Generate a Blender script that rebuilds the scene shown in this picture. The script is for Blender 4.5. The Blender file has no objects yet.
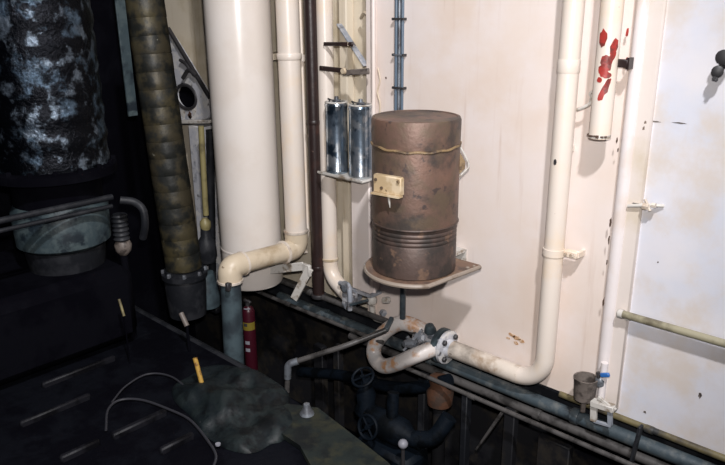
import bpy, math, random
from mathutils import Vector as V, Matrix
random.seed(7)
sc = bpy.context.scene
C = bpy.context.scene.collection
PI = math.pi

# ------------------------------------------------------------------ camera, world, lights, exposure
F = 705.0
PITCH, YAW, ROLL = math.atan(.326), math.radians(46.9), math.radians(.48)
CAM = V((0, -2.31, 1.445))
hd = V((-math.cos(YAW), math.sin(YAW), 0)); rt = V((hd.y, -hd.x, 0)); zz = V((0, 0, 1))
FW = hd*math.cos(PITCH) - zz*math.sin(PITCH); up0 = hd*math.sin(PITCH) + zz*math.cos(PITCH)
RT = rt*math.cos(-ROLL) + up0*math.sin(-ROLL); UP = up0*math.cos(-ROLL) - rt*math.sin(-ROLL)
cd = bpy.data.cameras.new('camera'); cam = bpy.data.objects.new('camera', cd); C.objects.link(cam)
cd.sensor_width = 36; cd.lens = 36*F/725; cd.clip_start = .02
cam.matrix_world = Matrix(((RT.x, UP.x, -FW.x, CAM.x), (RT.y, UP.y, -FW.y, CAM.y), (RT.z, UP.z, -FW.z, CAM.z), (0, 0, 0, 1)))
sc.camera = cam
sc.view_settings.view_transform = 'Standard'; sc.view_settings.look = 'None'
sc.view_settings.exposure = 0; sc.view_settings.gamma = 1; sc.view_settings.use_curve_mapping = False
w = bpy.data.worlds.new('world'); sc.world = w; w.use_nodes = True
w.node_tree.nodes['Background'].inputs[0].default_value = (.42, .45, .75, 1)
w.node_tree.nodes['Background'].inputs[1].default_value = .035

def ray(px, py): return RT*((px-362.5)/F) - UP*((py-232.5)/F) + FW
def W(px, py, v, ax=1):            # where the sight line through a pixel meets the plane y=v (ax 1), x=v (ax 0), z=v (ax 2)
    d = ray(px, py); return CAM + d*((v-CAM[ax])/d[ax])
def rad(p, wpx): return wpx/2*((p-CAM).dot(FW))/F

def lamp(name, kind, loc, target, energy, color, **k):
    l = bpy.data.lights.new(name, kind); l.energy = energy; l.color = color
    for a, b in k.items(): setattr(l, a, b)
    o = bpy.data.objects.new(name, l); C.objects.link(o); o.location = loc
    o.rotation_euler = (V(target)-V(loc)).to_track_quat('-Z', 'Y').to_euler(); return o
# the photographer's flash, just above the lens, its beam aimed at the middle left of the bulkhead
fl = CAM + UP*.13 + RT*.03
lamp('camera_flash', 'SPOT', fl, W(315, 215, 0), 215, (1, .965, .945), spot_size=math.radians(84), spot_blend=.8, shadow_soft_size=.03)
# the ceiling lamp of the compartment, high on the near side
lamp('ceiling_lamp', 'AREA', (.57, -2.3, 4.18), (-1.4, 0, .4), 195, (.97, .97, 1), shape='DISK', size=.2)

# ------------------------------------------------------------------ materials
def mat(name, base, rough=.5, metal=0, var=None, vs=6, vlo=.45, vhi=.6, streak=None, slo=.58, shi=.72, sxs=22, szs=1.5,
        spots=None, pscale=30, plo=.68, phi=.72, bump=.15, bscale=40, spec=.5, vdet=5, coat=0, bdist=.004):
    m = bpy.data.materials.new(name); m.use_nodes = True; nt = m.node_tree; N = nt.nodes; L = nt.links
    b = N['Principled BSDF']; b.inputs['Roughness'].default_value = rough; b.inputs['Metallic'].default_value = metal
    b.inputs['Specular IOR Level'].default_value = spec; b.inputs['Coat Weight'].default_value = coat
    geo = N.new('ShaderNodeNewGeometry'); pos = geo.outputs['Position']
    def noise(scale, det=4, vec=None, rgh=.6):
        n = N.new('ShaderNodeTexNoise'); n.inputs['Scale'].default_value = scale; n.inputs['Detail'].default_value = det
        n.inputs['Roughness'].default_value = rgh; L.new(vec or pos, n.inputs['Vector']); return n.outputs['Fac']
    def ramp(x, lo, hi):
        r = N.new('ShaderNodeMapRange'); r.inputs[1].default_value = lo; r.inputs[2].default_value = hi
        r.interpolation_type = 'SMOOTHSTEP'; L.new(x, r.inputs[0]); return r.outputs[0]
    cur = None
    def mix(fac, col):
        nonlocal cur
        x = N.new('ShaderNodeMix'); x.data_type = 'RGBA'; L.new(fac, x.inputs[0])
        if cur is None: x.inputs[6].default_value = (*base, 1)
        else: L.new(cur, x.inputs[6])
        x.inputs[7].default_value = (*col, 1); cur = x.outputs[2]
    if var:
        if not isinstance(var[0], (tuple, list)): var = [var]
        for i, c in enumerate(var):
            a = N.new('ShaderNodeVectorMath'); a.operation = 'ADD'; a.inputs[1].default_value = (3.1*i, 7.7*i, 1.3*i); L.new(pos, a.inputs[0])
            mix(ramp(noise(vs*(1+.7*i), vdet, a.outputs[0]), vlo, vhi), c)
    if streak:
        mp = N.new('ShaderNodeMapping'); mp.inputs['Scale'].default_value = (sxs, sxs, szs); L.new(pos, mp.inputs[0])
        mix(ramp(noise(1, 4, mp.outputs[0]), slo, shi), streak)
    if spots: mix(ramp(noise(pscale, 3), plo, phi), spots)
    if cur is not None: L.new(cur, b.inputs['Base Color'])
    else: b.inputs['Base Color'].default_value = (*base, 1)
    if bump:
        bp = N.new('ShaderNodeBump'); bp.inputs['Strength'].default_value = bump; bp.inputs['Distance'].default_value = bdist
        L.new(noise(bscale, 5), bp.inputs['Height']); L.new(bp.outputs[0], b.inputs['Normal'])
    return m
MT = {}
MT['wall'] = mat('cream_bulkhead_paint', (.74, .645, .59), .42, var=[(.70, .58, .50), (.75, .67, .64)], vs=2.2, vlo=.4, vhi=.7,
                 streak=(.52, .37, .29), slo=.56, shi=.92, spots=(.42, .25, .14), pscale=16, plo=.735, phi=.78, bump=.12, bscale=9, bdist=.01)
MT['wallblue'] = mat('cool_white_panel_paint', (.69, .67, .71), .4, var=[(.72, .69, .70), (.63, .64, .71), (.64, .57, .52)], vs=2.5, vlo=.4, vhi=.7,
                     streak=(.62, .56, .52), slo=.66, shi=.9, spots=(.40, .34, .30), pscale=20, plo=.74, phi=.78, bump=.1, bscale=9, bdist=.01)
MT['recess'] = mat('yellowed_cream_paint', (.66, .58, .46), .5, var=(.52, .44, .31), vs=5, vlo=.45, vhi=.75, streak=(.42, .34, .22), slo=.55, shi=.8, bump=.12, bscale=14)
MT['cream'] = mat('cream_pipe_paint', (.73, .645, .57), .33, var=(.76, .62, .48), vs=7, vlo=.45, vhi=.75, spots=(.25, .14, .08), pscale=34, plo=.76, phi=.78, bump=.12, bscale=30)
MT['beige'] = mat('beige_stanchion_paint', (.72, .64, .59), .45, var=(.62, .53, .42), vs=5, vlo=.45, vhi=.75, spots=(.18, .13, .10), pscale=30, plo=.73, phi=.76, bump=.15, bscale=30)
MT['tank'] = mat('glossy_white_tank_paint', (.72, .66, .61), .26, var=(.69, .62, .56), vs=3, bump=.06, bscale=12, streak=(.68, .58, .48), slo=.68, shi=.9)
MT['yellowed'] = mat('stained_pipe_paint', (.60, .50, .37), .4, var=(.38, .28, .17), vs=7, vlo=.5, vhi=.72, spots=(.15, .09, .05), pscale=30, plo=.70, phi=.74, bump=.2)
MT['rusty'] = mat('rusty_white_pipe', (.66, .58, .50), .4, var=[(.20, .17, .14), (.34, .24, .16)], vs=6, vlo=.46, vhi=.70, bump=.25, bscale=40, spots=(.12, .09, .07), pscale=26, plo=.66, phi=.72)
MT['uend'] = mat('pale_pipe_rust_stained', (.62, .57, .54), .38, var=[(.42, .40, .39), (.50, .27, .14)], vs=9, vlo=.50, vhi=.66, bump=.2)
MT['brownpipe'] = mat('dark_brown_pipe', (.022, .012, .011), .4, var=(.07, .028, .02), vs=8, vlo=.55, vhi=.75, spots=(.3, .2, .16), pscale=40, plo=.72, phi=.76, bump=.3)
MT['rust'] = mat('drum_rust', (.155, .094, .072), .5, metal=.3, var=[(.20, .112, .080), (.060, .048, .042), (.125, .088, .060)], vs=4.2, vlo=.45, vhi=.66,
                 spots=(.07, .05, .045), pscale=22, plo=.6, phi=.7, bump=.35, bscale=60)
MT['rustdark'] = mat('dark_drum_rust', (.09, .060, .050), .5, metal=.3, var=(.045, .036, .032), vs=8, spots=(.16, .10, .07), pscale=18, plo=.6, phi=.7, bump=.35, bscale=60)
MT['weld'] = mat('ochre_weld_rust', (.24, .16, .08), .6, var=(.07, .045, .03), vs=14, vlo=.45, vhi=.6, bump=.8, bscale=90)
MT['rustplate'] = mat('rusty_shelf_plate', (.16, .095, .065), .55, var=[(.22, .14, .09), (.08, .055, .045)], vs=8, vlo=.45, vhi=.65, bump=.4, bscale=60)
MT['plateedge'] = mat('worn_plate_edge', (.27, .22, .18), .5, var=(.15, .11, .08), vs=7, vlo=.45, vhi=.6, bump=.3)
MT['canister'] = mat('blue_silver_canister', (.30, .38, .47), .24, metal=.9, var=[(.05, .08, .12), (.60, .64, .68)], vs=11, vlo=.47, vhi=.6, bump=.15, bscale=30)
MT['steel'] = mat('grey_steel', (.22, .24, .27), .4, metal=.5, var=(.10, .10, .11), vs=14, vlo=.45, vhi=.65, bump=.25)
MT['greypaint'] = mat('blue_grey_pipe_paint', (.065, .092, .105), .4, var=(.03, .04, .048), vs=7, vlo=.45, vhi=.65, spots=(.3, .3, .3), pscale=35, plo=.74, phi=.76, bump=.25)
MT['bluepipe'] = mat('dusty_blue_grey_pipe', (.052, .070, .082), .45, var=[(.018, .022, .027), (.12, .13, .13)], vs=9, vlo=.48, vhi=.68, bump=.3)
MT['thinpipe'] = mat('dull_steel_pipe', (.075, .07, .068), .42, var=(.025, .023, .022), vs=14, vlo=.45, vhi=.65, bump=.25)
MT['oliveply'] = mat('olive_stained_pipe', (.26, .22, .10), .45, var=(.07, .055, .03), vs=6, vlo=.45, vhi=.65, bump=.25)
MT['cable'] = mat('slate_blue_cable', (.10, .14, .19), .35, bump=.05)
MT['clip'] = mat('dark_clip_metal', (.03, .028, .03), .5, bump=.1)
MT['greenrail'] = mat('weathered_rail_paint', (.32, .29, .20), .4, var=(.14, .12, .08), vs=10, vlo=.48, vhi=.68, bump=.3)
MT['tape'] = mat('olive_brown_wrap_tape', (.060, .050, .031), .46, metal=.3, var=[(.078, .064, .032), (.024, .026, .025), (.016, .017, .015)], vs=4.5, vlo=.45, vhi=.62, bump=.5, bscale=28, spots=(.2, .19, .15), pscale=30, plo=.71, phi=.76)
MT['foil'] = mat('black_coating_painted_sheen', (.004, .005, .008), .29, metal=.8, var=[(.10, .15, .21), (.16, .20, .25), (.002, .003, .006)], vs=8, vlo=.52, vhi=.66, vdet=9, bump=.9, bscale=70, bdist=.006)  # blue-grey patches paint the flash's bluish reflections into the black coating
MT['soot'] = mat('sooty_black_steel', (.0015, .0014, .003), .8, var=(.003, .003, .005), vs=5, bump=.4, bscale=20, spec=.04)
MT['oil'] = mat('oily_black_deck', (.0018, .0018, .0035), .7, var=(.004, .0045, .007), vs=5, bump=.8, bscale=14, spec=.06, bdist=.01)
MT['rib'] = mat('worn_black_rib', (.009, .009, .012), .5, var=(.002, .002, .003), vs=9, bump=.5, spec=.2)
MT['deckedge'] = mat('grey_green_deck_plate', (.013, .018, .017), .55, spec=.2, var=[(.006, .008, .009), (.026, .027, .018)], vs=8, vlo=.45, vhi=.65, bump=.4, bscale=22)
MT['teal'] = mat('teal_grey_casting', (.035, .052, .06), .5, spec=.3, var=[(.010, .016, .022), (.055, .075, .08)], vs=9, vlo=.46, vhi=.62, bump=.5, bscale=30)
MT['darkgrey'] = mat('dark_grey_iron', (.010, .011, .014), .5, spec=.25, var=(.022, .023, .027), vs=9, bump=.4)
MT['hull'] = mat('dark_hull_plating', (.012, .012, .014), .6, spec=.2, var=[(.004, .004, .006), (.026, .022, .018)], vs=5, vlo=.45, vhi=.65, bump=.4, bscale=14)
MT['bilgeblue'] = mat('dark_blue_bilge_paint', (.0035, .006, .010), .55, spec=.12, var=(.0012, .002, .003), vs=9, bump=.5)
MT['orange'] = mat('orange_rust', (.075, .03, .014), .7, var=(.04, .022, .014), vs=14, bump=.6)
MT['bracket'] = mat('grey_bracket_paint', (.27, .29, .33), .45, var=[(.10, .09, .09), (.42, .42, .44)], vs=14, vlo=.48, vhi=.62, bump=.3)
MT['pale'] = mat('pale_grey_plate', (.50, .50, .53), .45, var=[(.30, .31, .34), (.60, .58, .56)], vs=12, vlo=.5, vhi=.62, bump=.3, spots=(.10, .09, .09), pscale=24, plo=.64, phi=.7)
MT['trimwhite'] = mat('white_seam_paint', (.74, .68, .67), .4, var=(.70, .61, .56), vs=5, bump=.12, spots=(.3, .2, .15), pscale=28, plo=.76, phi=.78)
MT['stain'] = mat('orange_brown_stain', (.42, .23, .11), .6, var=(.62, .46, .33), vs=50, bump=0)
MT['ochre'] = mat('dirty_ochre_pipe', (.16, .13, .06), .5, var=[(.05, .04, .03), (.03, .03, .03)], vs=4, vlo=.45, vhi=.6, bump=.3)
MT['tan'] = mat('tan_cleat_paint', (.46, .34, .20), .45, var=(.60, .48, .33), vs=16, bump=.2, spots=(.12, .07, .04), pscale=40, plo=.66, phi=.7)
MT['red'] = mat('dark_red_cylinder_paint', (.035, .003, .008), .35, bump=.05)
MT['redpaint'] = mat('red_brown_paint', (.36, .035, .028), .45, var=(.16, .03, .025), vs=30, bump=.2)
MT['labelyellow'] = mat('yellow_label', (.16, .12, .015), .5, bump=0)
MT['labelwhite'] = mat('pale_label', (.22, .22, .25), .5, bump=0)
MT['yellow'] = mat('yellow_handle_paint', (.42, .25, .05), .5, var=(.20, .10, .03), vs=40, bump=.2)
MT['bluehandle'] = mat('bright_blue_handle', (.03, .13, .40), .35, bump=0)
MT['dirtywhite'] = mat('scuffed_white_paint', (.55, .52, .48), .45, var=(.25, .20, .15), vs=18, vlo=.5, vhi=.65, bump=.3)
MT['cup'] = mat('burnt_grey_cup', (.15, .125, .11), .5, var=(.05, .04, .035), vs=22, vlo=.45, vhi=.6, bump=.4)
MT['chip'] = mat('bare_dark_metal_chip', (.08, .045, .03), .7, bump=.3)
MT['hose'] = mat('grey_rubber_cable', (.028, .028, .034), .45, bump=.1)

# ------------------------------------------------------------------ mesh helpers
class M:
    def __init__(s): s.v = []; s.f = []; s.p = []
    def add(s, vs, fs):
        n = len(s.v); s.p.append((n, len(s.f))); s.v += [V(p) for p in vs]; s.f += [tuple(i+n for i in q) for q in fs]; return s
    def box(s, c, size, rot=None, bev=0):
        c = V(c); hx, hy, hz = [a/2 for a in size]; R = rot or Matrix.Identity(3)
        if bev <= 0:
            vs = [c+R@V((x*hx, y*hy, z*hz)) for x in(-1, 1) for y in(-1, 1) for z in(-1, 1)]
            return s.add(vs, [(0, 1, 3, 2), (4, 6, 7, 5), (0, 4, 5, 1), (2, 3, 7, 6), (0, 2, 6, 4), (1, 5, 7, 3)])
        b = min(bev, hx*.9, hy*.9, hz*.9); vs = []; idx = {}
        for x in(-1, 1):
            for y in(-1, 1):
                for z in(-1, 1):
                    for k in range(3):
                        p = [x*(hx-b), y*(hy-b), z*(hz-b)]; p[k] = (x, y, z)[k]*(hx, hy, hz)[k]
                        idx[(x, y, z, k)] = len(vs); vs.append(c+R@V(p))
        fs = []
        for k in range(3):
            a, bb = (k+1) % 3, (k+2) % 3
            for sg in(-1, 1):
                q = []
                for u, v2 in((-1, -1), (1, -1), (1, 1), (-1, 1)):
                    t = [0, 0, 0]; t[k] = sg; t[a] = u; t[bb] = v2; q.append(idx[(*t, k)])
                fs.append(tuple(q if sg > 0 else q[::-1]))
        for k in range(3):
            a, bb = (k+1) % 3, (k+2) % 3
            for u in(-1, 1):
                for v2 in(-1, 1):
                    t0 = [0, 0, 0]; t0[k] = -1; t0[a] = u; t0[bb] = v2; t1 = list(t0); t1[k] = 1
                    q = [idx[(*t0, a)], idx[(*t1, a)], idx[(*t1, bb)], idx[(*t0, bb)]]
                    fs.append(tuple(q if u*v2 > 0 else q[::-1]))
        for x in(-1, 1):
            for y in(-1, 1):
                for z in(-1, 1):
                    q = [idx[(x, y, z, k)] for k in range(3)]; fs.append(tuple(q if x*y*z > 0 else q[::-1]))
        return s.add(vs, fs)
    def tube(s, pts, r, n=14, caps=True, wob=0):
        pts = [V(p) for p in pts]; rs = r if isinstance(r, (list, tuple)) else [r]*len(pts)
        T = []
        for i in range(len(pts)):
            a = pts[max(0, i-1)]; b = pts[min(len(pts)-1, i+1)]; T.append((b-a).normalized())
        u = T[0].orthogonal().normalized(); vs = []
        for i, p in enumerate(pts):
            u = (u - T[i]*u.dot(T[i])).normalized(); w2 = T[i].cross(u)
            for k in range(n):
                a = 2*PI*k/n; q = rs[i]*(1+wob*math.sin(3*a+i*1.7)); vs.append(p+u*math.cos(a)*q+w2*math.sin(a)*q)
        fs = [(i*n+k, i*n+(k+1) % n, (i+1)*n+(k+1) % n, (i+1)*n+k) for i in range(len(pts)-1) for k in range(n)]
        if caps: fs += [tuple(range(n))[::-1], tuple((len(pts)-1)*n+k for k in range(n))]
        return s.add(vs, fs)
    def lathe(s, c, prof, axis=(0, 0, 1), n=28, caps=True):       # prof: (height, radius) from c along axis
        c = V(c); ax = V(axis).normalized()
        u = ax.orthogonal().normalized(); w2 = ax.cross(u); vs = []
        for h, r in prof:
            for k in range(n):
                a = 2*PI*k/n; vs.append(c+ax*h+(u*math.cos(a)+w2*math.sin(a))*max(r, 1e-4))
        fs = [(i*n+k, i*n+(k+1) % n, (i+1)*n+(k+1) % n, (i+1)*n+k) for i in range(len(prof)-1) for k in range(n)]
        if caps: fs += [tuple(range(n))[::-1], tuple((len(prof)-1)*n+k for k in range(n))]
        return s.add(vs, fs)
    def prism(s, poly, d):                                         # poly: 3-D outline, extruded by vector d
        n = len(poly); d = V(d); vs = [V(p) for p in poly]+[V(p)+d for p in poly]
        fs = [tuple(range(n))[::-1], tuple(range(n, 2*n))]+[(i, (i+1) % n, n+(i+1) % n, n+i) for i in range(n)]
        return s.add(vs, fs)
    def ringplate(s, outer, inner, d):                             # plate with a hole; equal counts
        n = len(outer); d = V(d); vs = [V(p) for p in outer]+[V(p) for p in inner]
        vs += [p+d for p in vs]
        fs = []
        for i in range(n):
            j = (i+1) % n
            fs += [(i, n+i, n+j, j), (2*n+i, 2*n+j, 3*n+j, 3*n+i), (i, j, 2*n+j, 2*n+i), (n+i, 3*n+i, 3*n+j, n+j)]
        return s.add(vs, fs)

ORG = {}
def build(name, mb, m, parent=None, smooth=42):
    me = bpy.data.meshes.new(name)
    if parent is not None: org = ORG[parent.name]
    else:
        xs = [p.x for p in mb.v]; ys = [p.y for p in mb.v]; zs = [p.z for p in mb.v]
        org = V(((min(xs)+max(xs))/2, (min(ys)+max(ys))/2, min(zs)))
    me.from_pydata([p-org for p in mb.v], [], mb.f); me.update()
    import bmesh
    bm = bmesh.new(); bm.from_mesh(me); bmesh.ops.recalc_face_normals(bm, faces=bm.faces)
    for e in bm.edges:
        if len(e.link_faces) == 2: e.smooth = e.calc_face_angle(0) < math.radians(smooth)
    for f in bm.faces: f.smooth = True
    bm.to_mesh(me); bm.free()
    me.materials.append(MT[m]); o = bpy.data.objects.new(name, me); C.objects.link(o)
    if parent is None: o.location = org
    else: o.parent = parent
    ORG[o.name] = org; return o
def build_each(name, mb, m, parent):                              # one object for every piece collected in mb
    for i, (a, b) in enumerate(mb.p):
        e, g = mb.p[i+1] if i+1 < len(mb.p) else (len(mb.v), len(mb.f))
        q = M(); q.v = mb.v[a:e]; q.f = [tuple(k-a for k in f) for f in mb.f[b:g]]; build(name, q, m, parent)
def tag(o, label, cat, group=None, kind=None):
    if label: o['label'] = label
    if cat: o['category'] = cat
    if group: o['group'] = group
    if kind: o['kind'] = kind
    return o
def struct(name, mb, m): o = build(name, mb, m); o['kind'] = 'structure'; return o
def thing(name, label, cat, loc, group=None):
    o = bpy.data.objects.new(name, None); C.objects.link(o); o.location = V(loc); ORG[o.name] = V(loc); o.empty_display_size = .05
    return tag(o, label, cat, group)
def fillet(pts, r, n=8):
    pts = [V(p) for p in pts]; out = [pts[0]]; rr = r if isinstance(r, (list, tuple)) else [r]*(len(pts)-2)
    for i in range(1, len(pts)-1):
        a = (pts[i-1]-pts[i]); b = (pts[i+1]-pts[i]); th = a.angle(b)
        if th > 3.12: out.append(pts[i]); continue
        t = min(rr[i-1]/math.tan(th/2), a.length*.49, b.length*.49)
        p0 = pts[i]+a.normalized()*t; p1 = pts[i]+b.normalized()*t
        re = t*math.tan(th/2); cdir = (a.normalized()+b.normalized()).normalized(); cen = pts[i]+cdir*(re/math.sin(th/2))
        va = p0-cen; vb = p1-cen; om = va.angle(vb)
        for k in range(n+1):
            q = k/n; out.append(cen+(va*math.sin((1-q)*om)+vb*math.sin(q*om))/math.sin(om))
    out.append(pts[-1]); return out
def bez(pts, n=6):
    pts = [V(p) for p in pts]; out = []
    P = [pts[0]*2-pts[1]]+pts+[pts[-1]*2-pts[-2]]
    for i in range(1, len(P)-2):
        for k in range(n):
            t = k/n; a, b, c, d = P[i-1], P[i], P[i+1], P[i+2]
            out.append(.5*((2*b)+(c-a)*t+(2*a-5*b+4*c-d)*t*t+(-a+3*b-3*c+d)*t**3))
    out.append(pts[-1]); return out
def seg(a, b, r, n=14): return M().tube([a, b], r, n)
def rotdir(d):                                                    # matrix whose X axis is d
    d = V(d).normalized(); s = V((0, 0, 1)).cross(d)
    if s.length < 1e-3: s = V((0, 1, 0))
    s.normalize(); return Matrix((d, s, d.cross(s))).transposed()
def bar(a, b, w2, h, bev=0, m=None):
    a = V(a); b = V(b); return (m or M()).box((a+b)/2, ((b-a).length, w2, h), rotdir(b-a), bev)
def bolt(mb, c, d, r=.008, h=.008): mb.lathe(c, [(0, r), (h*.8, r), (h, r*.8)], d, 6); return mb

# ------------------------------------------------------------------ the setting
XC = -3.87; xs_ = W(371, 120, 0).x; ZT = 3.2
RY = .07
struct('wall_back', M().box(((xs_+.02-.90)/2, .04, (ZT-.01)/2-.005), (abs(xs_+.02+.90), .08, ZT+.01)), 'wall')
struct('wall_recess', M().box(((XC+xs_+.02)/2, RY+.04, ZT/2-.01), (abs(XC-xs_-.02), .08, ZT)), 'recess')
xe = W(652, 100, 0).x
struct('wall_panel', M().box(((xe-.06+1.6)/2, .03, ZT/2-.01), (1.6-xe+.06, .075, ZT)), 'wallblue')
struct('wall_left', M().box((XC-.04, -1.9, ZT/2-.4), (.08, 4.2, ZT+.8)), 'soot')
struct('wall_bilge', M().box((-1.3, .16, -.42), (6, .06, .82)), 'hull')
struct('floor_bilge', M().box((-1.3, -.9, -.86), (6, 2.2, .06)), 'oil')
# seams of the bulkhead plates: real flat butt straps, rivet heads and drips
fx = W(340, 431, -.1, 2); ye = -.66
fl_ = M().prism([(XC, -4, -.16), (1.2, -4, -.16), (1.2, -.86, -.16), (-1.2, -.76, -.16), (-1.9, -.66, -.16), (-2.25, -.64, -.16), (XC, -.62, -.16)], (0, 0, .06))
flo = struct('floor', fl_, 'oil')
def fpart(name, mb, m):
    return build(name, mb, m, flo)
# raised ribs that cross the dark deck towards the bulkhead
for (a, b, wd) in [((42, 386), (115, 358), .035), ((112, 437), (163, 410), .045), ((160, 452), (190, 433), .04), ((70, 350), (110, 336), .03),
                   ((20, 425), (90, 396), .035), ((200, 400), (236, 388), .03), ((60, 460), (100, 442), .04)]:
    p, q = W(*a, -.09, 2), W(*b, -.09, 2); q.x = p.x
    fpart('rib', bar(p, q, wd*.6, .03, .006), 'rib')
# greenish plate by the edge of the bilge opening
gp = [W(x, y, -.095, 2) for x, y in ((287, 408), (318, 412), (345, 433), (388, 467), (420, 505), (330, 505), (300, 450), (262, 425))]
fpart('edge_plate', M().prism(gp, (0, 0, .02)), 'deckedge')
struct('trim_kerb', M().tube([(XC, -.60, -.13), (-2.2, -.62, -.13)], .03, 8), 'darkgrey')

# vertical frame at the left edge of the thick bulkhead panel and stanchion between the two panels
tb = M()
tb.box((xs_+.012, -.012, ZT/2), (.045, .022, ZT), bev=.006)
struct('trim_1', tb, 'wall')
xst = W(616, 250, -.02).x; xfl = W(628, 250, -.012).x
struct('trim_2', M().tube([(xst, -.012, .02), (xst, -.012, ZT)], .024, 16), 'trimwhite')
struct('trim_3', M().box((xfl, -.012, ZT/2+.01), (.062, .02, ZT), bev=.005), 'beige')
# chipped paint on the stanchion seam, flakes of bare metal
def blob(c, ux, uz, r, seed, n=10, sx=1, sz=1):
    rnd = random.Random(seed); c = V(c)
    return [c+V(ux)*math.cos(2*PI*k/n)*r*sx*rnd.uniform(.55, 1.15)+V(uz)*math.sin(2*PI*k/n)*r*sz*rnd.uniform(.55, 1.15) for k in range(n)]
def chip(px, py, y, r, m='chip', sz=1, sx=1, seed=0, par=None, name='paint_chip'):
    c = W(px, py, y)
    mb = M().prism(blob(c, (1, 0, 0), (0, 0, 1), r, seed+int(px*7+py), 10, sx, sz), (0, -.0012, 0))
    return build(name, mb, m, par)
wb = bpy.data.objects['wall_back']; wp_ = bpy.data.objects['wall_panel']; t2 = bpy.data.objects['trim_2']; t1 = bpy.data.objects['trim_1']
for px, py, r, sz in [(610.5, 222, .006, 3), (609, 240, .005, 3.4), (603.5, 302, .006, 3), (617, 140, .005, 2), (618, 150, .004, 2), (607, 262, .004, 3)]:
    chip(px, py, -.0365, r, sz=sz, sx=.7, par=t2)
chip(386, 78, -.0002, .005, par=wb)
for k, (px, py) in enumerate([(517, 338), (512, 335), (522, 341), (516, 343), (508, 338)]): chip(px, py, -.0002, .018-.002*k, m='stain', sz=.6, sx=1.2, par=wb, name='rust_stain')
for k, (px, py, r, sz) in enumerate([(640, 121, .004, 1), (655, 121.5, .02, .12), (680, 123, .022, .1), (637, 240, .004, 1), (700, 395, .006, 2.4), (645, 412, .006, 1), (658, 262, .003, 1)]):
    chip(px, py, -.0078, r, m='cup', sz=sz, par=wp_)

# ------------------------------------------------------------------ rusty drum on its shelf
YD = -.33
dc = W(414, 262, YD); dx = dc.x; z0 = W(414, 266, YD).z; z1 = W(416, 115, YD).z
RD = rad(V((dx, YD, .6)), 84.5)
zw = W(416, 152, YD-.12).z; zg = W(414, 236, YD-.14).z
drum = thing('rusty_drum', 'rusty brown steel drum with welded lid standing on the bulkhead shelf', 'drum', (dx, YD, z0))
prof = [(0, RD-.012), (.004, RD-.002)]
hg = zg-z0
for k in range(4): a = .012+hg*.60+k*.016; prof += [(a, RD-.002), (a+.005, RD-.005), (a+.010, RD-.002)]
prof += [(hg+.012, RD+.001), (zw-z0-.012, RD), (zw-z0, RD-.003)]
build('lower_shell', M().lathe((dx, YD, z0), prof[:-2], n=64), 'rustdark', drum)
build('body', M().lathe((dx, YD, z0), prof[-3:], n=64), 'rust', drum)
tilt = V((.02, -.015, 1)).normalized()
top = z1-z0
build('lid', M().lathe((dx, YD, zw-.002), [(0, RD-.003), (.004, RD+.001), (z1-zw-.012, RD+.002), (z1-zw-.002, RD-.002), (z1-zw, RD-.010), (z1-zw-.004, RD-.014), (z1-zw-.006, .002)], n=64), 'rust', drum)
ws = [(dx+math.cos(a)*(RD+.001), YD+math.sin(a)*(RD+.001), zw+.001+.004*math.sin(a*2)+.002*math.sin(a*13)) for a in [2*PI*k/72 for k in range(73)]]
build('weld_bead', M().tube(ws, [.0042+.0015*random.random() for _ in ws], 6), 'weld', drum)
ws = [(dx+math.cos(a)*(RD+.001), YD+math.sin(a)*(RD+.001), zg+.010) for a in [2*PI*k/48 for k in range(49)]]
build('rolled_rim', M().tube(ws, .004, 6), 'rustdark', drum)
# pale cleat bracket, bolted on the drum's left front
bp = W(391, 187, YD-.13)
ang = math.atan2(W(390, 187, YD-RD).y-YD, W(390, 187, YD-.12).x-dx)
a0 = math.radians(276)
nd = V((math.cos(a0), math.sin(a0), 0)); td = V((-nd.y, nd.x, 0))
zc = W(390, 183, YD-.15).z
cc = V((dx, YD, zc))+nd*(RD+.012)
Rb = Matrix((td, nd, V((0, 0, 1)))).transposed()
cb = build('cleat', M().box(cc, (.118, .024, .066), Rb, .004).box(cc+V((0, 0, -.034))+nd*.012, (.118, .028, .006), Rb), 'tan', drum)
mm = M()
for s1, s2 in((-.045, .015), (-.02, -.012), (.05, .02)): bolt(mm, cc+nd*.013+td*s1+V((0, 0, s2)), nd, .006, .006)
build_each('bolt', mm, 'weld', cb)
build('drip', M().tube([cc+nd*.014+V((0, 0, -.034))+td*.01, cc+nd*.012+V((0, 0, -.06))+td*.012, cc+nd*.008+V((0, 0, -.08))+td*.012], [.005, .004, .001], 6), 'dirtywhite', cb)
# wire lug on the right
a1 = math.radians(-47+90-5); nr = V((math.cos(a1), math.sin(a1), 0))
zt, zb_ = W(461, 152, YD).z, W(461, 186, YD).z; rb = V((dx, YD, 0))+nr*(RD-.004)
build('wire_handle', M().tube(bez([rb+V((0, 0, zt)), rb+nr*.018+V((0, 0, zt-.03)), rb+nr*.038+V((0, 0, zb_+.045)), rb+nr*.02+V((0, 0, zb_+.02)), rb+V((0, 0, zb_))]), .004, 8), 'dirtywhite', drum)
build('lug', M().prism([rb+V((0, 0, zt-.02)), rb+nr*.024+V((0, 0, zb_+.06)), rb+nr*.024+V((0, 0, zb_+.035)), rb+V((0, 0, zb_+.01))], nr.cross(V((0, 0, 1)))*.006), 'weld', drum)

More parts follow.
